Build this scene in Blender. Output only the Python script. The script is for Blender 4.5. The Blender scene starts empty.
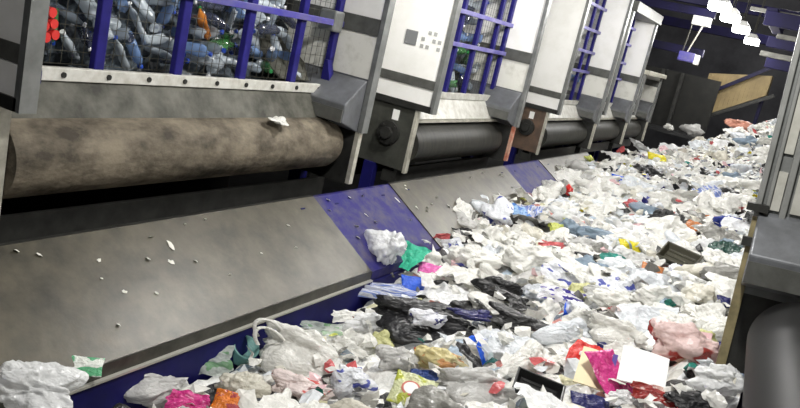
import bpy, bmesh, math, random
from mathutils import Vector, Matrix, noise
random.seed(7)
H = 4.0                                    # camera height above the hall floor; heights below are relative to the lens
S = bpy.context.scene
C = S.collection
PI = math.pi

# ------------------------------------------------------------------ materials
def lin(c):
    return tuple(((v/12.92) if v <= .04045 else ((v+.055)/1.055)**2.4) for v in c)
def hexc(h):
    return lin(tuple(int(h[i:i+2], 16)/255 for i in (0, 2, 4)))
MATS = {}
def nodes(m):
    m.use_nodes = True
    nt = m.node_tree
    return nt, nt.nodes, nt.links
def mat(name, col, rough=.5, metal=0, col2=None, scale=6, bump=0, bscale=30, detail=6, spec=.5, lo=.35, hi=.65, stretch=None):
    m = bpy.data.materials.new(name); nt, N, L = nodes(m)
    b = N['Principled BSDF']
    c1 = hexc(col)+(1,)
    b.inputs['Base Color'].default_value = c1
    b.inputs['Roughness'].default_value = rough
    b.inputs['Metallic'].default_value = metal
    b.inputs['Specular IOR Level'].default_value = spec
    tc = N.new('ShaderNodeTexCoord'); src = tc.outputs['Object']
    if stretch:
        mp = N.new('ShaderNodeMapping'); mp.inputs['Scale'].default_value = stretch
        L.new(src, mp.inputs[0]); src = mp.outputs[0]
    if col2:
        n = N.new('ShaderNodeTexNoise'); n.inputs['Scale'].default_value = scale; n.inputs['Detail'].default_value = detail
        n.inputs['Roughness'].default_value = .65
        L.new(src, n.inputs['Vector'])
        r = N.new('ShaderNodeValToRGB'); r.color_ramp.elements[0].position = lo; r.color_ramp.elements[1].position = hi
        r.color_ramp.elements[0].color = c1; r.color_ramp.elements[1].color = hexc(col2)+(1,)
        L.new(n.outputs['Fac'], r.inputs['Fac']); L.new(r.outputs['Color'], b.inputs['Base Color'])
    if bump:
        n2 = N.new('ShaderNodeTexNoise'); n2.inputs['Scale'].default_value = bscale; n2.inputs['Detail'].default_value = 5
        L.new(src, n2.inputs['Vector'])
        bp = N.new('ShaderNodeBump'); bp.inputs['Strength'].default_value = bump; bp.inputs['Distance'].default_value = .02
        L.new(n2.outputs['Fac'], bp.inputs['Height']); L.new(bp.outputs['Normal'], b.inputs['Normal'])
    MATS[name] = m
    return m
def film(name, col, col2=None, see=0., trans=.22, rough=.25, print_lo=.56, pscale=3.0, bands=None, bump=.3):
    """wrinkled plastic film: tinted body, part of the light passes through, optional printed patches"""
    m = bpy.data.materials.new(name); nt, N, L = nodes(m)
    b = N['Principled BSDF']; out = N['Material Output']
    b.inputs['Base Color'].default_value = hexc(col)+(1,)
    b.inputs['Roughness'].default_value = rough
    tc = N.new('ShaderNodeTexCoord')
    colsock = None
    if col2:
        n = N.new('ShaderNodeTexNoise'); n.inputs['Scale'].default_value = pscale; n.inputs['Detail'].default_value = 2
        if bands:
            mp = N.new('ShaderNodeMapping'); mp.inputs['Scale'].default_value = bands
            L.new(tc.outputs['Object'], mp.inputs[0]); L.new(mp.outputs[0], n.inputs['Vector'])
        else:
            L.new(tc.outputs['Object'], n.inputs['Vector'])
        r = N.new('ShaderNodeValToRGB'); r.color_ramp.elements[0].position = print_lo; r.color_ramp.elements[1].position = print_lo+.03
        r.color_ramp.elements[0].color = hexc(col)+(1,); r.color_ramp.elements[1].color = hexc(col2)+(1,)
        L.new(n.outputs['Fac'], r.inputs['Fac']); colsock = r.outputs['Color']
        L.new(colsock, b.inputs['Base Color'])
    v = N.new('ShaderNodeTexVoronoi'); v.inputs['Scale'].default_value = 5
    ns = N.new('ShaderNodeTexNoise'); ns.inputs['Scale'].default_value = 3.0; ns.inputs['Detail'].default_value = 4
    vm = N.new('ShaderNodeVectorMath'); vm.operation = 'ADD'
    L.new(tc.outputs['Object'], ns.inputs['Vector']); L.new(tc.outputs['Object'], vm.inputs[0]); L.new(ns.outputs['Color'], vm.inputs[1])
    L.new(vm.outputs[0], v.inputs['Vector'])
    bp = N.new('ShaderNodeBump'); bp.inputs['Strength'].default_value = bump; bp.inputs['Distance'].default_value = .1
    L.new(v.outputs['Distance'], bp.inputs['Height']); L.new(bp.outputs['Normal'], b.inputs['Normal'])
    last = b.outputs[0]
    if trans:
        t = N.new('ShaderNodeBsdfTranslucent'); t.inputs['Color'].default_value = hexc(col)+(1,)
        if colsock: L.new(colsock, t.inputs['Color'])
        L.new(bp.outputs['Normal'], t.inputs['Normal'])
        mx = N.new('ShaderNodeMixShader'); mx.inputs[0].default_value = trans
        L.new(last, mx.inputs[1]); L.new(t.outputs[0], mx.inputs[2]); last = mx.outputs[0]
    if see:
        tr = N.new('ShaderNodeBsdfTransparent'); mx = N.new('ShaderNodeMixShader'); mx.inputs[0].default_value = see
        L.new(last, mx.inputs[1]); L.new(tr.outputs[0], mx.inputs[2]); last = mx.outputs[0]
    L.new(last, out.inputs['Surface'])
    MATS[name] = m
    return m
def lamp_mat(name, col, strength):
    m = bpy.data.materials.new(name); nt, N, L = nodes(m); b = N['Principled BSDF']
    b.inputs['Base Color'].default_value = hexc(col)+(1,)
    b.inputs['Emission Color'].default_value = hexc(col)+(1,); b.inputs['Emission Strength'].default_value = strength
    MATS[name] = m

mat('white_panel', 'f3f2ee', .45, 0, 'deddd5', 2.2, lo=.45, hi=.85)
mat('old_white_panel', 'deddd4', .5, 0, 'b5b3a6', 5, lo=.5, hi=.8)
mat('grey_band', '5f605c', .5, .2, '4a4a46', 6)
mat('grey_frame', '8c8e8c', .4, .5, '747674', 5)
mat('pale_edge', 'c4c1b4', .45, .2, 'a29f92', 9)
mat('grey_steel', '74767a', .45, .4, '5e6062', 5)
mat('dark_steel', '3b3b38', .5, .4, '2a2a28', 6)
mat('plate_steel', '55564f', .5, .35, '3f403b', 4)
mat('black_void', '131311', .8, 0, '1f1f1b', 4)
mat('blue_paint', '26226e', .4, 0, '1d1a58', 6, spec=0.2)
mat('navy_paint', '1d1c62', .5, 0, '15154a', 3, lo=.3, hi=.7, spec=0.15)
mat('scuffed_blue', '1f1b62', .55, 0, '4e4a58', 5, lo=.42, hi=.7, detail=10, spec=0.15)
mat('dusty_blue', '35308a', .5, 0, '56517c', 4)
mat('lip_paint', 'c8c7c0', .5, 0, '9c988c', 8, lo=.4, hi=.75)
mat('dirty_plate', '2f2f29', .6, 0, '63625a', 3.5, bump=.15, bscale=10, lo=.35, hi=.7, spec=0.15)
mat('dirty_belt', '3e3931', .75, 0, '7c7364', 4.5, bump=.8, bscale=14, lo=.35, hi=.66, stretch=(1, .6, 1), spec=0.15)
mat('rubber', '262624', .5, 0, '35352f', 6, bump=.15, bscale=30, spec=0.15)
mat('ribbed_rubber', '1d1d1b', .55, 0, '35342e', 3, stretch=(1, 6, 1), spec=0.25)
mat('rust_plate', '6e5848', .6, .1, '4d4138', 5)
mat('orange_edge', 'b0583a', .5, 0, 'b9a08c', 6)
mat('lit_blue', '5c569c', .45, 0, '8480ac', 4)  # paler cross bar blue, lamp light put into the colour
mat('smooth_rubber', '101010', .5, 0, '171717', 4, spec=0.12)
mat('shaded_sheet', 'b4b3ab', .5, 0, '9a998f', 5)  # white panels greyed, their dimmer light put into the colour
mat('rail_grey', '8a8b88', .5, .2, '777875', 5)
mat('chute_steel', '2f2d26', .4, .1, '5a5547', 3.6, bump=.12, bscale=9, detail=8, lo=.3, hi=.72, spec=0.4)
mat('rim_steel', '57564f', .4, .5, '3c3b36', 5)
mat('bare_edge', 'b9b7ae', .35, .4)
mat('beige_strip', '8f8460', .6, 0, '6d6448', 8)
mat('wire', '4a483f', .55, .4)
mat('bolt_dark', '30302e', .5, .5)
mat('sticker', 'f2f2ee', .5)
mat('vent_grey', '77797a', .6)
mat('print_grey', 'a4a5a2', .6)
mat('concrete', '3a3a38', .8, 0, '2b2b2a', 1.5)
mat('dark_wall', '4a4a4e', .8, 0, '2c2c30', .6)
mat('beige_sheet', 'b09a6c', .6, 0, '95825a', 1.5)
mat('beam_paint', '18143f', .5, 0, '12102e', 2, spec=.2)
mat('beam_grey', '84837c', .5, .2, '5d5c57', 3)
mat('duct_dark', '2a2b2c', .6, .1, '1c1d1d', 1.5)
mat('lamp_housing', 'd6d6d2', .4)
lamp_mat('lamp_glow', 'ffffff', 9)
mat('pale_scrap', 'e4e2d8', .5)
mat('bottle_mass', '2c3238', .3, 0, '79848c', 9, lo=.4, hi=.7, bump=.6, bscale=14)
mat('cap_blue', '2b50b8', .4); mat('cap_white', 'e8e8e8', .4); mat('cap_red', 'c02a26', .4); mat('cap_green', '2f8a4a', .4)
# trash
film('white', 'f0efe9'); film('whitecool', 'e6eaee'); film('cream', 'e4e0d2', see=.1)
film('clear', 'fafbfb', see=.2, rough=.22, trans=.2, bump=.3); film('greyfilm', 'd6d5d2', see=.15); film('bluegrey', '8fa3b4', see=.2)
film('clearG', 'd3dcd2', '8fc08c', see=.4, rough=.2); film('tealclear', '8fc4be', see=.3, rough=.2)
film('redprint', 'f0e2de', 'd8605c', print_lo=.6); film('redprint2', 'eee6cc', 'b83a40', print_lo=.55)
film('blueprint', 'eceef2', '5a63b4', print_lo=.58); film('bluestreak', 'd7dae6', '7f93d2', print_lo=.5, bands=(1, 6, 1))
film('yellowpale', 'd9d99e'); film('yellowclear', 'cfd2a6', see=.2); film('yellowmix', 'e2d6a0', 'd9a06a', print_lo=.55)
film('black', '1b1b1b', trans=0, rough=.42); film('blackbag', '222224', trans=0, rough=.4); film('blackgrey', '3d3d3b', trans=.05)
film('navy', '23255c', trans=.05); film('navyblue', '2b3a8c', '6a7ccc', trans=.1, print_lo=.6); film('bluedark', '27407e', trans=.1)
film('whiteblue', 'e9eaf0', '2c2f70', trans=.1, print_lo=.56, pscale=2.4)
film('blue', '1f5bd6', trans=.1); film('pink', 'd860a8', trans=.1); film('teal', '3fb894', trans=.2); film('tealdark', '2a8577', trans=.1)
film('magenta', 'cf3a86', 'b82a6e', trans=.1, print_lo=.55); film('red', 'd0302a', trans=.1); film('redsoft', 'cc6264', trans=.15); film('darkred', '8e2c28', 'c9a9a0', trans=.05, print_lo=.62)
film('pinkred', 'f0d6d2', 'b53a34', see=.15, print_lo=.56, pscale=1.6); film('orange', 'd9762a', 'a84a4c', trans=.05); film('orangebrown', 'b5703c', trans=.05)
film('yellow', 'ddcf26', trans=.1); film('lime', 'c8cf6a', trans=.15); film('redyellow', 'b8402c', 'd8b840', trans=.05, print_lo=.48)
film('brownyellow', '8a6a3e', 'cfae52', trans=.05, print_lo=.5); film('greenwhite', 'e2e6de', '5fae7e', trans=.1, print_lo=.5, pscale=1.6)
film('bluepale', '9cc0e8', '4a7fd0', print_lo=.5); film('bluegrey2', '7d90b4', trans=.15); film('darkgreen', '24433a', trans=.05)
film('purpleprint', 'ecebf0', '4a3f9c', print_lo=.54, pscale=4); film('salmon', 'd79a84'); film('limepack', 'd8dcae', 'b9c04a', trans=.15, print_lo=.5, pscale=1.5)
film('pinkpale', 'ecc8cc'); film('dullgrey', '8d8c86', trans=.1)
mat('blacktray', '1a1a1a', .3); mat('olivetray', '3d3b2e', .35); mat('creamcard', 'e9dcb4', .5); mat('whitecard', 'f4f4f2', .5); mat('purple_edge', '4a2f86', .5)
mat('white_round', 'f4f0ee', .4); mat('red_ring', 'c06a5a', .4)
def pet(name, col, see):
    m = bpy.data.materials.new(name); nt, N, L = nodes(m); b = N['Principled BSDF']
    b.inputs['Base Color'].default_value = hexc(col)+(1,); b.inputs['Roughness'].default_value = .12; b.inputs['Specular IOR Level'].default_value = 1.0
    tr = N.new('ShaderNodeBsdfTransparent'); mx = N.new('ShaderNodeMixShader'); mx.inputs[0].default_value = see
    L.new(b.outputs[0], mx.inputs[1]); L.new(tr.outputs[0], mx.inputs[2]); L.new(mx.outputs[0], N['Material Output'].inputs['Surface'])
    MATS[name] = m
pet('pet_clear', 'ccd6de', .35); pet('pet_blue', '7f9fd0', .35); pet('pet_green', '4d8d4e', .3); pet('pet_grey', '8c97a2', .35); pet('pet_dark', '3a3f52', .2); pet('pet_orange', 'c87a2c', .2)

# ------------------------------------------------------------------ mesh helpers
class MB:
    def __init__(s): s.v = []; s.f = []; s.sm = []
    def add(s, vs, fs, smooth=False):
        o = len(s.v); s.v += [tuple(v) for v in vs]
        for f in fs: s.f.append(tuple(i+o for i in f)); s.sm.append(smooth)
        return s
    def box(s, x0, x1, y0, y1, z0, z1):
        vs = [(x, y, z) for x in (x0, x1) for y in (y0, y1) for z in (z0, z1)]
        return s.add(vs, [(0, 1, 3, 2), (4, 6, 7, 5), (0, 4, 5, 1), (2, 3, 7, 6), (0, 2, 6, 4), (1, 5, 7, 3)])
    def prism_y(s, poly, y0, y1):           # poly in x,z swept along y
        n = len(poly)
        vs = [(x, y0, z) for x, z in poly]+[(x, y1, z) for x, z in poly]
        return s.add(vs, [tuple(range(n)), tuple(range(2*n-1, n-1, -1))]+[(i, (i+1) % n+0, (i+1) % n+n, i+n) for i in range(n)])
    def prism_x(s, poly, x0, x1):           # poly in y,z swept along x
        n = len(poly)
        vs = [(x0, y, z) for y, z in poly]+[(x1, y, z) for y, z in poly]
        return s.add(vs, [tuple(range(n)), tuple(range(2*n-1, n-1, -1))]+[(i, (i+1) % n, (i+1) % n+n, i+n) for i in range(n)])
    def tube(s, a, b, r, n=24, r2=None, caps=True):
        a = Vector(a); b = Vector(b); d = (b-a).normalized()
        u = d.orthogonal().normalized(); w = d.cross(u); r2 = r if r2 is None else r2
        vs = []
        for p, q in ((a, r), (b, r2)):
            for i in range(n):
                t = 2*PI*i/n; vs.append(p+u*math.cos(t)*q+w*math.sin(t)*q)
        s.add(vs, [(i, (i+1) % n, (i+1) % n+n, i+n) for i in range(n)], True)
        if caps: s.add(vs, [tuple(range(n-1, -1, -1)), tuple(range(n, 2*n))])
        return s
    def bar(s, a, b, w, h, up=(0, 0, 1)):
        a = Vector(a); b = Vector(b); d = (b-a).normalized(); up = Vector(up)
        sd = d.cross(up).normalized(); u = sd.cross(d)
        vs = [p+sd*(i*w/2)+u*(j*h/2) for p in (a, b) for i, j in ((-1, -1), (1, -1), (1, 1), (-1, 1))]
        return s.add(vs, [(0, 1, 2, 3), (7, 6, 5, 4), (0, 4, 5, 1), (1, 5, 6, 2), (2, 6, 7, 3), (3, 7, 4, 0)])
    def mesh(s, name):
        me = bpy.data.meshes.new(name); me.from_pydata(s.v, [], s.f); me.update()
        for p, q in zip(me.polygons, s.sm): p.use_smooth = q
        bm = bmesh.new(); bm.from_mesh(me); bmesh.ops.recalc_face_normals(bm, faces=bm.faces); bm.to_mesh(me); bm.free()
        return me
    def build(s, name, m, parent=None, bevel=0, loc=None):
        o = bpy.data.objects.new(name, s.mesh(name)); C.objects.link(o)
        o.data.materials.append(MATS[m] if isinstance(m, str) else m)
        if parent: o.parent = parent
        if loc is not None: o.location = loc
        if bevel:
            b = o.modifiers.new('bevel', 'BEVEL'); b.width = bevel; b.segments = 2; b.limit_method = 'ANGLE'
        return o
def tag(o, label=None, cat=None, group=None, kind=None):
    if label: o['label'] = label
    if cat: o['category'] = cat
    if group: o['group'] = group
    if kind: o['kind'] = kind
    return o
def empty(name, loc, label, cat, group=None):
    o = bpy.data.objects.new(name, None); C.objects.link(o); o.location = loc; o.empty_display_size = .1
    return tag(o, label, cat, group)

# ------------------------------------------------------------------ heap profile
YK = [0, 3, 6, 7.5, 9, 12, 16, 20, 26, 31]
LK = [-2.78, -2.74, -2.66, -2.46, -2.28, -2.08, -1.92, -1.88, -1.98, -2.0]
MK = [-2.62, -2.5, -2.28, -2.12, -2.02, -1.92, -1.75, -1.5, -.78, -.7]
RK = [-2.5, -2.2, -1.8, -1.7, -1.6, -1.5, -1.25, -1.0, -.22, -.15]
def interp(y, ks):
    if y <= YK[0]: return ks[0]
    for i in range(len(YK)-1):
        if y <= YK[i+1]:
            t = (y-YK[i])/(YK[i+1]-YK[i]); return ks[i]*(1-t)+ks[i+1]*t
    return ks[-1]
def heap(x, y):
    l, m, r = interp(y, LK), interp(y, MK), interp(y, RK)
    t = (x+3.2)/3.0
    if t < 0: return l+.25*t*3
    t = min(t, 1.1)
    return l*(1-t)*(1-2*t)+m*4*t*(1-t)+r*t*(2*t-1)
def chute_z(x): return -1.83-(x+4)*.625
def ground(x, y):
    z = heap(x, y)
    if -4 <= x <= -3.2 and y < 23: z = max(z, chute_z(x))
    return z

# ------------------------------------------------------------------ the hall
def struct(name, mb, m):
    return tag(mb.build(name, m), kind='structure')
struct('floor', MB().box(-16, 9, -6, 40, -.2, 0), 'concrete')
struct('ceiling', MB().box(-16, 9, -6, 40, 10, 10.2), 'dark_wall')
struct('wall_far', MB().box(-16, 9, 39.8, 40, 0, 10), 'dark_wall')
struct('wall_left', MB().box(-16.2, -16, -6, 40, 0, 10), 'dark_wall')
struct('wall_right', MB().box(9, 9.2, -6, 40, 0, 10), 'dark_wall')
struct('wall_near', MB().box(-16, 9, -6.2, -6, 0, 10), 'dark_wall')

# ------------------------------------------------------------------ storage bunkers on the left
def bunker(y0, y1, label, top, barsY, hz, roller_mat, near_mat, bolts=0, lipY=(.45, .1), wire=True, roll_z=-1.38, r=.265, sticker=True, group='storage bunkers along the left of the belt', rust=False, orange=False):
    W = y1-y0
    root = empty('storage_bunker', (-4, y0, 0), label, 'bunker', group)
    def B(name, mb, m, par=root, bev=0): return mb.build(name, m, par, bev)
    X0 = -3.2                                # depth of the side walls behind their front edge
    Z = lambda z: z+H
    # near side wall: upper sheet, band, lower sheet, edge trim, bearing plate
    w = B('side_wall', MB().box(X0, 0, 0, .08, Z(-.61), Z(top)), near_mat)
    B('wall_band', MB().box(X0, -.01, -.015, .075, Z(-.72), Z(-.61)), 'grey_band', w)
    B('lower_sheet', MB().box(X0, 0, 0, .08, Z(-.92), Z(-.72)), near_mat, w)
    B('edge_trim', MB().box(-.02, .035, -.02, .1, Z(-1.0), Z(top)), 'grey_frame', w)
    B('bottom_rail', MB().box(X0, 0, -.02, .1, Z(-1.0), Z(-.92)), 'dark_steel', w)
    p = B('bearing_plate', MB().box(-1.6, -.2, .02, .07, Z(-1.78), Z(-1.0)), 'rust_plate' if rust else 'plate_steel')
    B('plate_edge', MB().box(-.205, -.17, .0, .09, Z(-1.8), Z(-1.0)), 'pale_edge', p)
    hub = MB().tube((-.5, .02, Z(-1.36)), (-.5, -.04, Z(-1.36)), .15).tube((-.5, -.04, Z(-1.36)), (-.5, -.1, Z(-1.36)), .075)
    for k in range(4):
        a = PI/4+k*PI/2; hub.tube((-.5+.12*math.cos(a), -.04, Z(-1.36)+.12*math.sin(a)), (-.5+.12*math.cos(a), -.06, Z(-1.36)+.12*math.sin(a)), .018, 8)
    B('bearing', hub, 'dark_steel', p)
    if sticker: B('sticker', MB().box(-.51, -.42, .012, .02, Z(-1.19), Z(-1.06)), 'sticker', p)
    # far side wall, its inner face towards the viewer
    w2 = B('side_wall', MB().box(X0, 0, W, W+.08, Z(-.04), Z(top)), 'white_panel')
    B('wall_band', MB().box(X0, -.015, W-.02, W+.08, Z(-.21), Z(-.04)), 'grey_band', w2)
    B('lower_sheet', MB().box(X0, 0, W, W+.08, Z(-.65), Z(-.21)), 'old_white_panel', w2)
    B('edge_trim', MB().box(-.02, .035, W-.02, W+.1, Z(-1.2), Z(top)), 'grey_frame', w2)
    B('bottom_sheet', MB().box(X0, 0, W, W+.08, Z(-1.2), Z(-.65)), 'grey_steel', w2)
    bx = MB().prism_x([(W-.02, Z(-.66)), (W-.06, Z(-.68)), (W-.36, Z(-.92)), (W-.36, Z(-1.1)), (W-.02, Z(-1.2))], -.95, -.02)
    B('bearing_cover', bx, 'grey_steel', w2, .012)
    B('cover_skirt', MB().box(-.95, -.03, W-.375, W-.362, Z(-1.1), Z(-.97)), 'grey_band', w2)
    p2 = B('bearing_plate', MB().box(-1.6, -.04, W+.02, W+.06, Z(-1.78), Z(-1.2)), 'dark_steel')
    B('plate_edge', MB().box(-.05, 0, W, W+.07, Z(-1.76), Z(-1.2)), 'orange_edge' if orange else 'pale_edge', p2)
    # barred front
    top_b = min(top, 2.2)
    for y in barsY:
        B('vertical_bar', MB().box(-.53, -.47, y-y0-.044, y-y0+.044, Z(-.82), Z(top_b)), 'blue_paint', root, .008)
    for z in hz:
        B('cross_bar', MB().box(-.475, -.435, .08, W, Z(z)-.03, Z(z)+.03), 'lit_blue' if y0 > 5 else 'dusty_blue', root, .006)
    if wire:
        mb = MB()
        n = int(W/.09)
        for i in range(n):
            y = .1+i*.09; mb.box(-.583, -.579, y, y+.0035, Z(-.8), Z(min(top_b, 1.4)))
        for i in range(24):
            z = Z(-.8)+i*.09; mb.box(-.584, -.578, .08, W, z, z+.0035)
        B('wire_mesh', mb, 'wire')
    # lip, apron, drum, dark recess
    ya, yb = .08, W-.0
    lip = B('lip_plate', MB().box(-.5, -.44, ya+lipY[0]-.08, yb-lipY[1], Z(-.895), Z(-.805)), 'lip_paint', root, .006)
    for k in range(bolts):
        y = ya+lipY[0]+.12+k*(W-.9)/max(1, bolts-1)
        B('bolt', MB().tube((-.44, y, Z(-.85)), (-.428, y, Z(-.85)), .02, 10), 'bolt_dark', lip)
    B('apron_plate', MB().prism_y([(-.5, Z(-.9)), (-.46, Z(-.895)), (-.30, Z(-1.14)), (-.34, Z(-1.16))], ya, yb-.02), 'dirty_plate' if y0 < 5 else 'lip_paint')
    if y0 > 5: B('apron_edge', MB().box(-.36, -.28, ya, yb-.02, Z(-1.185), Z(-1.15)), 'pale_edge')
    d = MB(); n = 40
    cx, cz = -.35, Z(roll_z)
    d.tube((cx, .1, cz), (cx, W-.16, cz), r, n)
    d.tube((cx, W-.16, cz), (cx, W-.1, cz), r*.93, n)
    dr = B('roller', d, roller_mat)
    B('shaft', MB().tube((cx, .03, cz), (cx, W+.0, cz), .06, 16), 'dark_steel', dr)
    B('return_belt', MB().box(-2.6, -.4, .12, W-.18, Z(roll_z)-r+.02, Z(roll_z)-r+.05), 'rubber')
    B('floor_belt', MB().box(-3.1, -.55, .12, W-.18, Z(-.96), Z(-.92)), 'rubber')
    B('cross_beam', MB().box(-.5, -.3, .05, W, Z(-1.97), Z(-1.83)).box(-.34, -.3, .05, W, Z(-1.83), Z(-1.77)), 'dark_steel')
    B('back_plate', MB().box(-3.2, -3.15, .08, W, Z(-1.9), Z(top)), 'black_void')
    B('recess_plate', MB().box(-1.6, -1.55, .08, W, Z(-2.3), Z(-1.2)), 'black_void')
    # legs to the floor
    for yy in (.04, W+.04):
        B('leg', MB().box(-.75, -.6, yy-.06, yy+.06, 0, Z(-1.78)).box(-.8, -.55, yy-.1, yy+.1, 0, .02), 'navy_paint')
    return root
b1 = bunker(3.06, 7.06, 'nearest left bunker, with dirty brown roller and clear bottles behind wide blue bars', 2.8, [3.22, 4.03, 4.82, 5.62, 6.39, 7.0], [-.17, .55, 1.3], 'dirty_belt', 'white_panel', bolts=9)
b2 = bunker(8.66, 11.86, 'second left bunker, with black roller and white wall bearing a small grey vent', 2.8, [9.3, 10.03, 10.68, 11.38, 11.8], [-.14, .3, .75, 1.3], 'ribbed_rubber', 'white_panel', bolts=0, roll_z=-1.47, r=.25, orange=True)
b3 = bunker(13.98, 17.1, 'third left bunker, narrow blue grid between two tall white walls', 2.8, [14.6, 15.2, 15.8, 16.4, 16.95], [-.18, .23, .67, 1.15, 1.6], 'ribbed_rubber', 'white_panel', rust=True, roll_z=-1.47, r=.25)
b4 = bunker(17.5, 20.3, 'fourth left bunker, shorter one with a dark beam on top', 1.28, [18.3, 18.75, 19.2, 19.65, 20.1], [-.2, .2, .65, 1.05], 'ribbed_rubber', 'white_panel', wire=False, roll_z=-1.47, r=.25)
MB().box(-3.2, .1, -.05, 2.9, H+1.28, H+1.5).build('top_beam', 'grey_band', b4, .01)
b5 = bunker(20.75, 23.1, 'low fifth left bunker at the far end of the row with a pale cap', .06, [21.4, 22.0, 22.6], [-.3], 'ribbed_rubber', 'white_panel', wire=False, roll_z=-1.47, r=.25)
MB().box(-3.2, .12, -.08, 2.45, H+.06, H+.17).build('cap_beam', 'pale_edge', b5, .01)
# vent and printed marks on the second bunker's near wall
w = [c for c in b2.children if c.name.startswith('side_wall')][0]
MB().box(-.56, -.40, -.012, 0, H-.25, H-.08).build('vent', 'vent_grey', w)
pm = MB()
for i in range(4):
    for j in range(3):
        if (i+j) % 3 != 2: pm.box(-.34+i*.075, -.295+i*.075, -.006, 0, H-.26+j*.085, H-.215+j*.085)
pm.build('printed_marks', 'print_grey', w)
# purple brackets at the ends of the first lip
MB().prism_y([(-.5, H-.9), (-.36, H-.9), (-.36, H-.82), (-.46, H-.62), (-.5, H-.62)], .3, .42).build('corner_bracket', 'blue_paint', b1)
MB().prism_y([(-.5, H-.9), (-.38, H-.9), (-.38, H-.8), (-.46, H-.55), (-.5, H-.55)], 3.85, 3.94).build('corner_bracket', 'blue_paint', b1)
MB().box(-.62, -.42, 3.78, 3.95, H-.26, H-.05).build('bar_joint', 'grey_frame', b1, .02)
MB().prism_y([(-.62, H-.8), (-.6, H-.8), (-1.5, H-.2), (-1.52, H-.25)], 3.3, 3.98).build('slope_plate', 'dirty_plate', b1)

# ------------------------------------------------------------------ chutes, gap plates, belt conveyor
def chute(ya, yb, label, m='chute_steel', drop=0, name='steel_chute', cat='chute', grp='steel chutes below the bunkers', foot=True):
    root = empty(name, (-4, ya, 0), label, cat, grp)
    W = yb-ya; z0 = H-1.83-drop; z1 = H-2.33-drop
    MB().prism_y([(0, z0), (.8, z1), (.8, z1-.02), (0, z0-.02)], 0, W).build('slope_plate', m, root)
    MB().box(-.03, 0, 0, W, z0-.16, z0+.005).build('top_flange', 'dark_steel' if m == 'chute_steel' else m, root)
    MB().box(.8, .815, 0, W, z1-.085, z1).build('front_flange', 'rim_steel' if m == 'chute_steel' else m, root)
    if foot: MB().box(.8, .845, 0, W, z1-.1, z1-.085).build('rim_edge', 'bare_edge', root)
    for k in range(2):
        y = .3+k*(W-.6); MB().box(.05, .11, y-.03, y+.03, 0, z0-.06).build('support_leg', 'navy_paint', root)
    return root
chute(2.2, 6.42, 'long dull steel chute nearest the viewer, dark at its near end')
chute(8.0, 11.8, 'second steel chute, half buried by white bags at its lower edge')
chute(13.6, 17.0, 'third steel chute, mostly covered by the heap')
chute(6.425, 7.995, 'scuffed blue plate between the first and second steel chutes', 'scuffed_blue', .012, 'gap_plate', 'plate', 'blue plates between the chutes', False)
chute(11.805, 13.595, 'scuffed blue plate between the second and third steel chutes', 'scuffed_blue', .012, 'gap_plate', 'plate', 'blue plates between the chutes', False)
chute(.9, 2.195, 'scuffed blue plate before the first steel chute', 'scuffed_blue', .012, 'gap_plate', 'plate', 'blue plates between the chutes', False)
cv = empty('belt_conveyor', (-1.6, 1, 0), 'wide belt conveyor with navy side walls under the rubbish heap', 'conveyor')
MB().box(-1.55, 1.75, -.8, 25.6, H-3.2, H-3.15).build('belt', 'rubber', cv)
MB().box(-1.6, -1.57, .3, 25.6, H-3.4, H-2.44).build('side_wall', 'navy_paint', cv)
MB().box(1.78, 1.81, -.8, 25.6, H-3.4, H-1.9).build('side_wall', 'navy_paint', cv)
for y in (1, 7, 13, 19, 25):
    for x in (-1.3, 1.5): MB().box(x-.06, x+.06, y-.06, y+.06, 0, H-3.42).build('leg', 'navy_paint', cv)
    MB().box(-1.6, 1.8, y-.05, y+.05, H-3.45, H-3.3).build('cross_member', 'navy_paint', cv)

# ------------------------------------------------------------------ right-hand bunker (only its far wall and roller reach into view)
rb = empty('storage_bunker', (-.19, 5.7, H-.3), 'right bunker, grey panelled frame with big smooth black roller', 'bunker')
rb.rotation_euler = (0, math.radians(-4.2), math.radians(3.2))
def RB(name, mb, m, par=rb, bev=0): return mb.build(name, m, par, bev)
w = RB('side_wall', MB().box(.0, 2.6, 0, .08, -.95, 3.0), 'grey_frame')
for x0, x1 in ((.0, .035), (.06, .085), (.15, .19), (.5, .56)):
    RB('post', MB().box(x0, x1, -.05, .0, -.42, 3.0), 'rail_grey', w, .006)
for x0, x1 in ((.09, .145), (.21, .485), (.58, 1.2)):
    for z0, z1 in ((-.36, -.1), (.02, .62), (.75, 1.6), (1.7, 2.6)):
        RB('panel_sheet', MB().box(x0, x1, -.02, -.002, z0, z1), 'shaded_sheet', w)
RB('bearing_cover', MB().prism_x([(-.002, -.38), (-.06, -.40), (-.36, -.62), (-.36, -.8), (-.002, -.9)], .03, 1.2), 'grey_steel', w, .012)
RB('cover_skirt', MB().box(.03, 1.2, -.375, -.362, -.8, -.66), 'grey_band', w)
RB('bracket', MB().box(-.05, .08, -.09, -.02, -.38, -.33), 'dark_steel', w)
RB('bracket', MB().box(-.03, .06, -.07, -.02, -.62, -.56), 'dark_steel', w)
p = RB('bearing_plate', MB().box(.06, 1.4, .0, .05, -1.5, -.95), 'dark_steel')
RB('plate_edge', MB().box(.0, .06, -.03, .06, -1.5, -.42), 'beige_strip', p)
d = RB('roller', MB().tube((.42, -.38, -1.12), (.42, -4.2, -1.12), .29, 48).tube((.42, -.33, -1.12), (.42, -.38, -1.12), .27, 48), 'smooth_rubber')
RB('shaft', MB().tube((.42, 0, -1.12), (.42, -4.3, -1.12), .06, 16), 'dark_steel', d)
RB('apron_plate', MB().prism_y([(.75, -.55), (.8, -.55), (.62, -.86), (.58, -.88)], -4.2, -.4), 'dirty_plate')
RB('leg', MB().box(.8, .92, 0, .12, -3.65, -.95), 'navy_paint')
RB('leg', MB().box(.8, .92, -4.3, -4.18, -3.65, -.95), 'navy_paint')
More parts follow.
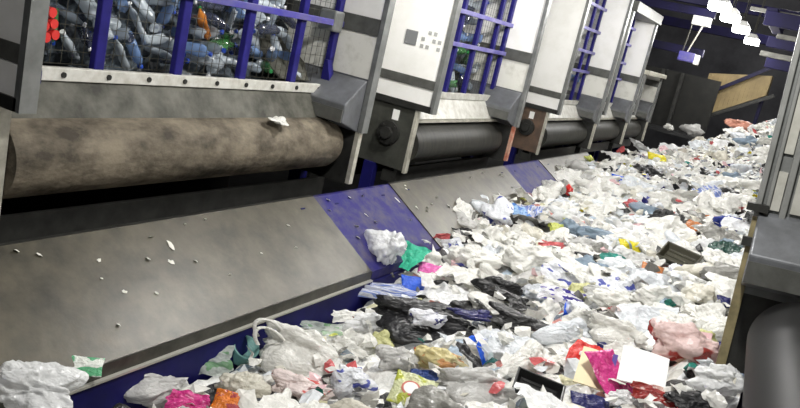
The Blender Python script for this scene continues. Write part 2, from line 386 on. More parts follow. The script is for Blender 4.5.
RB('side_wall', MB().box(.5, 2.6, -4.38, -4.3, -1.0, 0.0), 'grey_frame')

# ------------------------------------------------------------------ dark end of the hall
hp = empty('feed_hopper', (-4.2, 27, 0), 'dark steel hopper with a ledge at the far end of the heap', 'hopper')
MB().box(-1.6, 1.2, -.2, 1.4, H-1.6, H-1.5).build('ledge_plate', 'duct_dark', hp)
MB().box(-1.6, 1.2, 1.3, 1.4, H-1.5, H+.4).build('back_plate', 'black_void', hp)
for x in (-1.5, 1.0): MB().box(x, x+.12, -.1, .05, 0, H-1.6).build('leg', 'duct_dark', hp)
for x in (-1.5, -.75, -.1): MB().box(x, x+.12, 1.2, 1.3, H-1.5, H+.4).build('post', 'dark_steel', hp)
MB().box(-1.35, -.8, 1.22, 1.3, H-1.1, H-.35).build('grey_panel', 'plate_steel', hp)
inc = empty('incline_conveyor', (-2.6, 30, 0), 'beige sided inclined conveyor rising to the right at the far end', 'conveyor')
ic = MB(); pa = [(-1.05, H-1.0), (.95, H+.3), (.95, H+.98), (-1.05, H+.62)]
ic.add([(x, 0, z) for x, z in pa]+[(x, .9, z) for x, z in pa], [(0, 1, 2, 3), (7, 6, 5, 4), (0, 4, 5, 1), (1, 5, 6, 2), (2, 6, 7, 3), (3, 7, 4, 0)])
ic.build('side_sheet', 'beige_sheet', inc)
rb_ = MB()
for i in range(15):
    x = -1.0+i*.135; t = (x+1.05)/2
    rb_.box(x, x+.03, -.03, 0, H-1.0+1.3*t+.02, H+.62+.36*t-.02)
rb_.build('sheet_ribs', 'beige_sheet', inc)
MB().bar((-1.25, -.25, H-.36), (1.2, -.25, H+1.5), .12, .17, (0, 1, 0)).build('diagonal_beam', 'beam_paint', inc)
MB().bar((-1.1, -.1, H-1.1), (1.2, -.1, H+.35), .12, .12, (0, 1, 0)).build('lower_rail', 'dark_steel', inc)
for x in (-.9, .8): MB().box(x, x+.12, .2, .35, 0, H-1.0+1.3*(x+1.05)/2).build('leg', 'beam_paint', inc)
def beam(name, x0, x1, y, z, w, h, m, label, grp=None):
    return tag(MB().box(-(x1-x0)/2, (x1-x0)/2, -w/2, w/2, -h/2, h/2).build(name, m, None, .01, ((x0+x1)/2, y, z+H)), label, 'beam', grp)
beam('roof_beam', -1.55, 4, 19, 1.78, .2, .3, 'beam_paint', 'deep purple cross beam above the right bunker, nearest of its row')
beam('roof_beam', -1.5, 4, 21, 1.45, .2, .26, 'beam_paint', 'deep purple cross beam just below the nearest one, upper right')
beam('roof_beam', -1.6, 4, 24, 1.1, .2, .26, 'beam_paint', 'lowest deep purple cross beam above the beige conveyor')
beam('roof_rail', -1.15, 4, 18, 1.38, .1, .1, 'beam_grey', 'pale grey rail between the purple beams, upper of two')
beam('roof_rail', -1.5, 4, 20, 1.1, .1, .12, 'beam_grey', 'pale grey rail between the purple beams, lower of two')
beam('roof_rail', -2.0, 4, 20, 2.02, .1, .09, 'beam_grey', 'thin grey rail along the top right corner')
beam('roof_beam', -6, -2.9, 21.6, 1.87, .2, .2, 'beam_paint', 'purple beam above the fourth bunker beside the first lamp')
beam('roof_beam', -7, -3.15, 23.4, .95, .2, .22, 'beam_paint', 'purple beam behind the fourth bunker carrying a white ended box')
beam('roof_beam', -9, 5, 29, 2.9, .25, .34, 'beam_paint', 'long purple roof beam behind the lamp row')
beam('roof_beam', -9, 5, 33, 2.3, .25, .34, 'beam_paint', 'farthest purple roof beam across the dark end of the hall')
tag(MB().box(-.12, .12, -2, 2, -.12, .12).build('roof_beam', 'beam_paint', None, .01, (-1.5, 21.5, H+1.95)), 'purple beam running lengthways beside the lamp row', 'beam')
bxo = empty('hanging_box', (-3.2, 21.6, H+.72), 'small blue box with a white front hung on two thin rods', 'box')
MB().box(-.28, .12, -.15, .15, -.12, .12).build('body', 'dusty_blue', bxo, .02)
MB().box(.12, .24, -.13, .13, -.15, .1).build('front_cap', 'lamp_housing', bxo, .02)
MB().bar((-.1, 0, .12), (.08, 0, .82), .03, .03, (0, 1, 0)).build('rod', 'pale_edge', bxo)
MB().bar((-.22, 0, .12), (-.18, 0, .82), .02, .02, (0, 1, 0)).build('rod', 'wire', bxo)
MB().box(-.2, .25, -.12, .12, .82, 1.05).build('ballast_box', 'lamp_housing', bxo, .02)
lampY = [7.2, 11, 15, 18.4, 20.6, 23.4, 27.2]
names = ['lamp above the first gap between bunkers', 'lamp above the second bunker', 'lamp above the third bunker',
         'largest bright lamp of the row at the upper right', 'second bright lamp of the row, lower right of the largest', 'third bright lamp of the row, below the second', 'smallest and lowest bright lamp of the row']
for i, y in enumerate(lampY):
    rt = empty('ceiling_lamp', (-2.5+.02*i, y, H+1.85), 'white '+names[i], 'lamp', 'lamps in a row above the belt')
    MB().prism_y([(-.22, 0), (.22, 0), (.1, .14), (-.1, .14)], -.32, .32).build('housing', 'lamp_housing', rt, .01)
    MB().box(-.2, .2, -.3, .3, -.16, 0).build('diffuser', 'lamp_glow', rt)
    for yy in (-.22, .22): MB().tube((0, yy, .14), (0, yy, 10-H-1.85), .012, 8).build('hanger', 'wire', rt)

# ------------------------------------------------------------------ crushed bottles behind the bars
def crushed_bottle(seed):
    rnd = random.Random(seed); n = 12
    prof = [(.0, -.5), (.14, -.5), (.165, -.46), (.165, -.2), (.15, -.12), (.165, -.04), (.165, .16), (.13, .27), (.065, .36), (.055, .42), (.055, .46), (0, .46)]
    o = Vector((rnd.uniform(0, 99), rnd.uniform(0, 99), 0)); sq = rnd.uniform(.45, .95); bend = rnd.uniform(-.18, .18)
    vs = []; fs = []
    for r, z in prof:
        for k in range(n):
            a = 2*PI*k/n; q = max(r, .002)
            p = Vector((math.cos(a)*q, math.sin(a)*q*sq, z))
            if z < .3: p *= 1+.28*noise.noise(p*7+o)
            p.x += bend*(.25-z*z); vs.append(p)
    for i in range(len(prof)-1):
        for k in range(n): fs.append((i*n+k, i*n+(k+1) % n, (i+1)*n+(k+1) % n, (i+1)*n+k))
    body = MB().add(vs, fs, True).mesh('bottle_body')
    cx = bend*(.25-.45*.45)
    cap = MB().tube((cx, 0, .43), (cx, 0, .5), .068, 12).mesh('bottle_cap')
    return body, cap
BOT = [crushed_bottle(s) for s in range(8)]
for b, c in BOT: b.materials.append(MATS['pet_clear']); c.materials.append(MATS['cap_blue'])
def set_mat(o, m):
    o.material_slots[0].link = 'OBJECT'; o.material_slots[0].material = MATS[m]
def bottles(y0, y1, z0, z1, step, layer, label, grp, sz, seed, x=-4.72):
    rnd = random.Random(seed); cnt = 0
    z = z0; k = 0
    while z < z1:
        y = y0+(k % 2)*step/2
        while y < y1:
            body, cap = BOT[rnd.randrange(8)]
            o = bpy.data.objects.new('plastic_bottle', body); C.objects.link(o)
            s = sz*rnd.uniform(.8, 1.15)
            o.location = (x-rnd.uniform(0, .1)-.05*k, y+rnd.uniform(-.04, .04), z+H+rnd.uniform(-.03, .03)); o.scale = (s, s, s)
            o.rotation_euler = (rnd.uniform(0, 6.28), PI/2*rnd.choice((0, 1))+rnd.uniform(-.5, .5), rnd.uniform(0, 6.28))
            set_mat(o, rnd.choices(['pet_clear', 'pet_blue', 'pet_green', 'pet_grey', 'pet_dark', 'pet_orange'], [6, 2, 1.3, 3, 2, .4])[0])
            tag(o, label, 'bottle', grp)
            c = bpy.data.objects.new('cap', cap); C.objects.link(c); c.parent = o
            set_mat(c, rnd.choices(['cap_blue', 'cap_white', 'cap_red', 'cap_green'], [5, 5, 1, 1.2])[0])
            cnt += 1; y += step
        z += layer; k += 1
    return cnt
nb = bottles(3.35, 6.75, -.72, .28, .225, .115, 'crushed see-through plastic bottle piled behind the wide blue bars of the nearest bunker', 'bottles in the nearest bunker', .31, 3)
nb += bottles(9.3, 11.75, -.72, 1.2, .32, .24, 'crushed plastic bottle behind the blue grid of the second bunker', 'bottles in the second bunker', .36, 5)
nb += bottles(14.7, 17.0, -.7, 1.5, .5, .34, 'crushed plastic bottle behind the blue grid of the third bunker', 'bottles in the third bunker', .42, 6)
print('bottles', nb)
def bulk(y0, y1, z0, z1, name):
    vs = []; fs = []; ny = int((y1-y0)/.09); nz = int((z1-z0)/.09)
    for j in range(nz+1):
        for i in range(ny+1):
            y = y0+(y1-y0)*i/ny; z = z0+(z1-z0)*j/nz
            x = -5.02-.25*j/nz*1.6+.16*noise.noise(Vector((y*5, z*5, y0)))+.1*noise.noise(Vector((y*13, z*13, y0)))
            vs.append((x, y, z+H))
    for j in range(nz):
        for i in range(ny):
            a = j*(ny+1)+i; fs.append((a, a+1, a+ny+2, a+ny+1))
    o = MB().add(vs, fs).build('bottle_bulk', 'bottle_mass')
    tag(o, name, 'bottles', None, 'stuff')
bulk(3.16, 7.0, -.9, 1.2, 'dense mass of crushed bottles deep inside the nearest bunker')
bulk(8.76, 11.82, -.9, 2.0, 'dense mass of crushed bottles deep inside the second bunker')
bulk(14.1, 17.05, -.9, 2.2, 'dense mass of crushed bottles deep inside the third bunker')
bulk(17.62, 20.25, -.9, 1.2, 'dense mass of crushed bottles deep inside the fourth bunker')
rp = MB()
for i in range(4):
    for j in range(3): rp.tube((0, i*.075, j*.075), (.05, i*.075, j*.075), .034, 10)
o = rp.build('red_crate_piece', 'cap_red', None, 0, (-4.5, 3.42, H-.66)); o.rotation_euler = (.3, 0, .1)
tag(o, 'red broken crate piece behind the first bar of the nearest bunker', 'crate')

# ------------------------------------------------------------------ rubbish shapes (unit sized, shared by copies)
def blob(seed, sub=4, flat=1., ears=3, crisp=1.):
    rnd = random.Random(seed)
    bm = bmesh.new(); bmesh.ops.create_icosphere(bm, subdivisions=sub, radius=1)
    o = Vector((rnd.uniform(0, 50), rnd.uniform(0, 50), rnd.uniform(0, 50)))
    E = [(Vector((rnd.gauss(0, 1), rnd.gauss(0, 1), rnd.gauss(0, .35))).normalized(), rnd.uniform(.3, .8), rnd.uniform(9, 22)) for _ in range(ears)]
    for v in bm.verts:
        d = v.co.normalized()
        w = d+.25*Vector((noise.noise(d*2+o), noise.noise(d*2+o+Vector((7, 0, 0))), noise.noise(d*2+o+Vector((0, 7, 0)))))
        r = .62+.3*noise.noise(d*1.2+o)
        r += crisp*(.42*noise.voronoi(w*1.4+o)[0][0]+.2*noise.voronoi(w*2.9+o)[0][0]+.06*noise.voronoi(w*6+o)[0][0]-.3)
        for e, a, k in E: r += a*math.exp(-(1-d.dot(e))*k)
        v.co = d*max(r, .2)
    ax = Vector((rnd.gauss(0, 1), rnd.gauss(0, 1), rnd.gauss(0, .4))).normalized(); u = ax.orthogonal().normalized(); w_ = ax.cross(u); kf = rnd.randint(7, 11)
    for v in bm.verts:
        d = v.co.normalized(); a = d.dot(ax); ph = math.atan2(d.dot(w_), d.dot(u))+.5*noise.noise(d*2-o)
        fo = max(0, a+.25)/1.25
        v.co *= 1+.16*fo*(1-fo*.55)*(abs(math.sin(kf*ph))-.5)
    xs = [[v.co[i] for v in bm.verts] for i in range(3)]
    c = [(max(x)+min(x))/2 for x in xs]; s = [max(x)-min(x) for x in xs]
    for v in bm.verts: v.co = Vector([(v.co[i]-c[i])/s[i] for i in range(3)])
    for f in bm.faces: f.smooth = True
    me = bpy.data.meshes.new('crumpled_bag'); bm.to_mesh(me); bm.free(); me.materials.append(MATS['white']); return me
def sheet(seed, n=34, amp=.34):
    rnd = random.Random(seed); o = Vector((rnd.uniform(0, 50), rnd.uniform(0, 50), 0)); vs = []; fs = []
    a0 = rnd.uniform(0, PI); fold = Vector((math.cos(a0), math.sin(a0), 0))
    for j in range(n+1):
        for i in range(n+1):
            p = Vector((i/n-.5, j/n-.5, 0))
            z = amp*(1.0*noise.voronoi(p*2.3+o)[0][0]+.38*noise.voronoi(p*5+o)[0][0]+.08*noise.voronoi(p*11+o)[0][0]-.6)
            z += amp*.45*abs(((p.dot(fold)*3.1+.4*noise.noise(p*3+o)) % 1)-.5)
            e = 1+.22*noise.noise(Vector((math.atan2(p.y, p.x)*1.4, 3, 0))+o)
            q = p*e+.06*Vector((noise.noise(p*5+o), noise.noise(p*5-o), 0)); q.z = z-.9*p.length_squared*amp
            vs.append(q)
    for j in range(n):
        for i in range(n):
            a = j*(n+1)+i; fs.append((a, a+1, a+n+2, a+n+1))
    lo = [min(v[i] for v in vs) for i in range(2)]; hi = [max(v[i] for v in vs) for i in range(2)]
    vs = [((v[0]-(lo[0]+hi[0])/2)/(hi[0]-lo[0]), (v[1]-(lo[1]+hi[1])/2)/(hi[1]-lo[1]), v[2]) for v in vs]
    me = MB().add(vs, fs, True).mesh('crumpled_sheet'); me.materials.append(MATS['white']); return me
def packet(seed, n=22):
    rnd = random.Random(seed); o = Vector((rnd.uniform(0, 50), rnd.uniform(0, 50), 0)); vs = []; fs = []
    for s in (1, -1):
        for j in range(n+1):
            for i in range(n+1):
                x, y = i/n*2-1, j/n*2-1
                t = (max(0, 1-x**4))*(max(0, 1-y*y))**.6
                w = .02*math.sin(i*2.4) if abs(y) > .85 else 0
                p = Vector((x*.5, y*.5, 0))
                vs.append((x*.5*(1-.06*(1-abs(y))), y*.5, s*(.1*t)+.05*noise.noise(p*3+o)*1.6+.02*noise.noise(p*11+o)+w*.4+s*.003))
    m = (n+1)**2
    for k in range(2):
        for j in range(n):
            for i in range(n):
                a = k*m+j*(n+1)+i; q = (a, a+1, a+n+2, a+n+1); fs.append(q if k == 0 else q[::-1])
    for i in range(n):
        for a, b in ((i, i+1), (n*(n+1)+i+1, n*(n+1)+i), ((i+1)*(n+1), i*(n+1)), (i*(n+1)+n, (i+1)*(n+1)+n)): fs.append((a, a+m, b+m, b))
    me = MB().add(vs, fs, True).mesh('packet'); me.materials.append(MATS['white']); return me
BAG = [blob(s, 4, ears=2+s % 3) for s in range(14)]
BIG = [blob(100+s, 5, ears=2+s % 3) for s in range(7)]
CLR = [blob(200+s, 5, ears=4, crisp=1.35) for s in range(3)]
SHT = [sheet(s) for s in range(9)]
PKT = [packet(s) for s in range(4)]
def inst(name, me, m, loc, dims, rot):
    o = bpy.data.objects.new(name, me); C.objects.link(o)
    o.location = loc; o.scale = dims; o.rotation_euler = rot
    if m: set_mat(o, m)
    return o
HEROES = [   # shape, material, place, width and height in metres, turn, label, category
    ('bag', 'clear', -3.204, 2.686, 1.622, 0.538, 0.388, 0.0, 'crumpled clear film lying over the near end of the steel chute', 'film'),
    ('packet', 'greenwhite', -3.206, 3.082, 1.629, 0.198, 0.105, 18.0, 'small green and white packet resting on the chute rim', 'packet'),
    ('packet', 'brownyellow', -3.205, 2.817, 1.491, 0.189, 0.111, 10.0, 'brown and yellow food wrapper half under the clear film beside the blue wall', 'wrapper'),
    ('bag', 'greyfilm', -3.206, 3.577, 1.301, 0.595, 0.362, 30.0, 'large greyish translucent bag bulging against the navy side wall', 'bag'),
    ('sheet', 'clearG', -3.201, 4.169, 1.342, 0.37, 0.214, 20.0, 'thin clear film with green print beside the navy side wall', 'film'),
    ('tub', 'tealclear', -3.183, 4.545, 1.301, 0.241, 0.181, 10.0, 'pale teal see-through tub at the foot of the navy wall', 'tub'),
    ('bag', 'cream', -2.79, 4.089, 1.36, 0.354, 0.272, 10.0, 'cream translucent bag in front of the teal tub', 'bag'),
    ('sheet', 'magenta', -2.9, 3.672, 1.324, 0.256, 0.141, 10.0, 'magenta wrapper under the greyish translucent bag', 'wrapper'),
    ('packet', 'orange', -2.688, 3.804, 1.368, 0.193, 0.129, 0.0, 'orange and brown snack packet at the front of the heap', 'packet'),
    ('carrier', 'white', -2.735, 4.674, 1.393, 0.653, 0.43, -8.0, 'white carrier bag with looped handles lying against the navy wall', 'carrier bag'),
    ('bag', 'redprint', -2.44, 4.261, 1.435, 0.421, 0.231, 0.0, 'white bag with pale red print in front of the looped carrier bag', 'bag'),
    ('packet', 'redprint2', -2.853, 5.02, 1.381, 0.205, 0.118, 15.0, 'white tub wrapper with red marks tucked behind the looped carrier bag', 'wrapper'),
    ('bag', 'white', -2.61, 5.08, 1.436, 0.374, 0.281, 0.0, 'lumpy white bag just behind the looped carrier bag', 'bag'),
    ('sheet', 'clearG', -2.982, 5.329, 1.367, 0.348, 0.124, 18.0, 'green tinted film strip touching the navy wall below the rail', 'film'),
    ('bag', 'blueprint', -2.192, 4.518, 1.499, 0.319, 0.249, 0.0, 'white bag with small blue print beside the looped carrier bag', 'bag'),
    ('bag', 'clear', -2.772, 5.711, 1.427, 0.447, 0.241, 20.0, 'grey clear film wad below the chute corner', 'film'),
    ('sheet', 'white', -3.004, 5.788, 1.375, 0.3, 0.106, 30.0, 'pale folded film edge lying along the navy wall', 'film'),
    ('bag', 'yellowpale', -2.47, 5.376, 1.482, 0.241, 0.193, 0.0, 'pale yellow bag between clear film and the black handled bag', 'bag'),
    ('sheet', 'bluestreak', -2.967, 6.482, 1.453, 0.688, 0.172, 14.0, 'white film with blue streaks lying below the teal wrapper', 'film'),
    ('packet', 'blue', -2.892, 6.779, 1.507, 0.255, 0.147, 15.0, 'bright blue packet below the pink wrapper', 'packet'),
    ('packet', 'pink', -2.947, 7.228, 1.553, 0.248, 0.134, 5.0, 'pink wrapper just below the teal wrapper', 'wrapper'),
    ('sheet', 'teal', -3.203, 7.139, 1.614, 0.373, 0.332, -35.0, 'teal green plastic piece leaning on clear film at the chute corner', 'plastic sheet'),
    ('bag', 'clear', -3.317, 6.852, 1.742, 0.443, 0.483, 60.0, 'clear film wad standing at the corner of the nearest steel chute', 'film'),
    ('bag', 'blackbag', -2.207, 5.805, 1.568, 0.969, 0.334, 8.0, 'long black plastic bag trailing across the heap', 'bag'),
    ('bag', 'whiteblue', -2.294, 5.856, 1.549, 0.322, 0.203, 25.0, 'white and navy printed packet lying on the long black bag', 'packet'),
    ('strip', 'navy', -1.949, 5.939, 1.644, 0.417, 0.167, 8.0, 'navy blue folded fabric on the end of the long black bag', 'fabric'),
    ('bag', 'yellowclear', -2.677, 6.29, 1.497, 0.293, 0.202, 10.0, 'yellow green tinted film above the long black bag', 'film'),
    ('bag', 'yellowmix', -1.833, 5.149, 1.623, 0.459, 0.267, -20.0, 'pale yellow crumpled wrapper with orange marks below the long black bag', 'wrapper'),
    ('packet', 'redyellow', -2.001, 5.233, 1.586, 0.182, 0.076, 20.0, 'red and yellow label scrap under the long black bag', 'label'),
    ('sheet', 'bluedark', -1.8, 4.852, 1.611, 0.24, 0.085, 10.0, 'dark blue film flap below the pale yellow wrapper', 'film'),
    ('packet', 'limecircle', -1.748, 4.51, 1.599, 0.293, 0.213, -10.0, 'lime packet with a white round mark at the front of the heap', 'packet'),
    ('sheet', 'blackbag', -1.565, 4.999, 1.677, 0.127, 0.241, 60.0, 'narrow black film strip beside the pale yellow wrapper', 'film'),
    ('bag', 'black', -2.11, 6.956, 1.713, 0.477, 0.306, 0.0, 'round black plastic bag in the middle of the heap', 'bag'),
    ('bag', 'black', -2.637, 6.885, 1.579, 0.196, 0.196, 0.0, 'dark gap left of the round black bag, its shade put in as a black wad', 'film'),  # gap between bags, its shade modelled as a black wad
    ('strip', 'black', -1.531, 6.133, 1.78, 0.664, 0.282, -12.0, 'long curled black film arching below the round black bag', 'film'),
    ('sheet', 'blackgrey', -1.812, 6.069, 1.694, 0.202, 0.37, 80.0, 'dark grey film hanging between the round and the curled black film', 'film'),
    ('bag', 'white', -1.316, 5.383, 1.779, 0.485, 0.294, 35.0, 'smooth white bag stretched below the curled black film', 'bag'),
    ('bag', 'greyfilm', -1.38, 4.795, 1.71, 0.567, 0.27, 25.0, 'dull grey translucent film beside the black tray', 'film'),
    ('tray', 'blacktray', -1.029, 4.837, 1.807, 0.316, 0.132, -10.0, 'black plastic food tray lying in white bags', 'tray'),
    ('sheet', 'red', -0.936, 5.554, 1.903, 0.204, 0.219, -30.0, 'red wrapper with torn corners beside the cream pack', 'wrapper'),
    ('card', 'creamcard', -0.77, 5.195, 1.917, 0.231, 0.272, -15.0, 'cream card pack with a purple edge leaning against the pink pack', 'pack'),
    ('packet', 'magenta', -0.655, 5.179, 1.946, 0.309, 0.323, 40.0, 'magenta pink pack standing between cream card and white card', 'pack'),
    ('card', 'whitecard', -0.485, 5.288, 2.014, 0.31, 0.256, -12.0, 'clean white card lying beside the magenta pack', 'card'),
    ('packet', 'navy', -0.683, 4.829, 1.9, 0.267, 0.102, 5.0, 'navy packet at the front below the magenta pack', 'packet'),
    ('bag', 'clear', -0.544, 5.003, 1.96, 0.181, 0.155, 0.0, 'small clear film wad in front of the magenta pack', 'film'),
    ('bag', 'pinkred', -0.293, 5.813, 2.142, 0.517, 0.431, 0.0, 'pinkish translucent bag with red folds near the black roller', 'bag'),
    ('sheet', 'darkred', -0.334, 5.06, 2.031, 0.32, 0.102, -12.0, 'dark red wrapper under the white card', 'wrapper'),
    ('bag', 'clear', -0.044, 5.397, 2.167, 0.368, 0.263, 0.0, 'clear white film bag beside the black roller', 'bag'),
    ('packet', 'navy', -0.016, 5.819, 2.236, 0.154, 0.126, 10.0, 'navy packet between the pinkish bag and the black roller', 'packet'),
    ('bag', 'blackbag', -0.114, 5.087, 2.104, 0.352, 0.113, -5.0, 'black film at the foot of the clear white film bag', 'film'),
    ('tray', 'olivetray', -0.774, 8.474, 2.187, 0.374, 0.229, -28.0, 'dark olive food tray tilted in the white bags', 'tray'),
    ('packet', 'orangebrown', -0.939, 8.007, 2.113, 0.22, 0.14, -15.0, 'orange brown packet near the dark olive tray', 'packet'),
    ('packet', 'yellow', -1.377, 9.083, 2.059, 0.252, 0.137, 10.0, 'bright yellow packet among the white bags', 'packet'),
    ('sheet', 'tealdark', -1.39, 8.387, 2.014, 0.278, 0.15, -10.0, 'dark teal film piece below the yellow packet', 'film'),
    ('bag', 'bluegrey', -1.87, 9.537, 1.96, 0.465, 0.269, 0.0, 'blue grey see-through bag left of the yellow packet', 'bag'),
    ('strip', 'black', -1.702, 8.458, 1.941, 0.241, 0.088, -10.0, 'thin black strip left of the dark teal film', 'strip'),
    ('bag', 'redsoft', -1.976, 12.207, 2.039, 0.305, 0.229, 0.0, 'soft red bag in the upper middle of the heap', 'bag'),
    ('packet', 'blue', -2.739, 14.607, 2.043, 0.294, 0.165, 8.0, 'small bright blue packet high up the heap', 'packet'),
    ('strip', 'red', -3.089, 12.469, 1.94, 0.129, 0.291, 75.0, 'thin red strip standing at the edge of the chute', 'strip'),
    ('sheet', 'bluepale', -2.985, 9.985, 1.805, 0.348, 0.294, 40.0, 'light blue printed film at the chute edge', 'film'),
    ('bag', 'blueprint', -3.125, 9.512, 1.76, 0.595, 0.492, 60.0, 'white bag with blue lettering standing against the second chute', 'bag'),
    ('bag', 'navyblue', -0.539, 11.004, 2.351, 0.444, 0.313, 0.0, 'deep blue plastic bag beside the beige strip', 'bag'),
    ('sheet', 'darkgreen', -0.439, 9.035, 2.322, 0.303, 0.281, -45.0, 'dark green film hanging below the deep blue bag', 'film'),
    ('packet', 'orangebrown', -0.945, 10.681, 2.22, 0.233, 0.181, -50.0, 'brown orange wrapper left of the deep blue bag', 'wrapper'),
    ('sheet', 'bluegrey2', -1.019, 13.314, 2.303, 0.414, 0.159, 15.0, 'blue grey film flap in the upper right of the heap', 'film'),
    ('packet', 'yellow', -2.918, 19.325, 2.166, 0.474, 0.213, 5.0, 'yellow packet at the far end of the heap', 'packet'),
    ('bag', 'lime', -3.842, 16.571, 2.069, 0.232, 0.19, 0.0, 'tiny lime wad near the third bunker', 'film'),
    ('sheet', 'purpleprint', -1.504, 6.948, 1.873, 0.404, 0.147, -5.0, 'white film with purple lettering right of the round black bag', 'film'),
    ('sheet', 'greyfilm', -1.151, 7.079, 1.985, 0.364, 0.109, -12.0, 'grey film flap beside the purple lettered film', 'film'),
    ('bag', 'white', -2.696, 7.704, 1.663, 0.578, 0.428, 0.0, 'plump white bag left of the bag with blue lettering', 'bag'),
    ('bag', 'white', -2.066, 7.832, 1.813, 0.65, 0.44, 0.0, 'plump white bag just above the purple lettered film', 'bag'),
    ('bag', 'blueprint', -3.194, 8.171, 1.62, 0.345, 0.253, 0.0, 'small white bag with blue marks on the rim of the second chute', 'bag'),
    ('packet', 'navy', -0.194, 7.079, 2.271, 0.119, 0.102, 0.0, 'tiny navy packet near the beige strip', 'packet'),
    ('sheet', 'lime', -2.37, 9.637, 1.872, 0.228, 0.152, 20.0, 'pale lime film piece below the thin red strip', 'film'),
    ('sheet', 'redsoft', -2.138, 8.765, 1.869, 0.346, 0.104, 5.0, 'thin red film strip above the plump white bag', 'film'),
    ('strip', 'black', -0.602, 8.871, 2.263, 0.129, 0.097, -40.0, 'short black strip right of the dark olive tray', 'strip'),
    ('bag', 'white', -1.001, 6.953, 2.016, 0.532, 0.266, 0.0, 'wide white bag right of the purple lettered film', 'bag'),
    ('bag', 'white', -0.668, 7.012, 2.121, 0.524, 0.297, 10.0, 'wide white bag below the orange brown packet', 'bag'),
    ('bag', 'whitecool', -1.232, 6.057, 1.862, 0.482, 0.289, 10.0, 'bluish white bag left of the red wrapper', 'bag'),
    ('bag', 'white', -0.792, 6.05, 2.002, 0.465, 0.264, -10.0, 'broad white bag above the magenta pack', 'bag'),
    ('bag', 'greyfilm', -2.093, 5.026, 1.551, 0.371, 0.267, 20.0, 'grey clear film right of the blue printed bag', 'film'),
    ('bag', 'bluegrey', -1.251, 22.028, 2.913, 0.768, 0.41, 20.0, 'blue grey film bag high at the far right end', 'film'),
    ('bag', 'salmon', -1.85, 25.0, 3.12, 0.8, 0.5, 10.0, 'salmon pink bag on the far right pile', 'bag'),
    ('bag', 'greyfilm', -3.3, 27.3, 2.52, 0.75, 0.6, 0.0, 'grey film wad at the dark far end', 'film'),
    ('bag', 'white', -4.0, 27.0, 2.52, 0.34, 0.3, 0.0, 'white film scrap in front of the dark hopper', 'film'),
]
rnd = random.Random(21)
spots = []
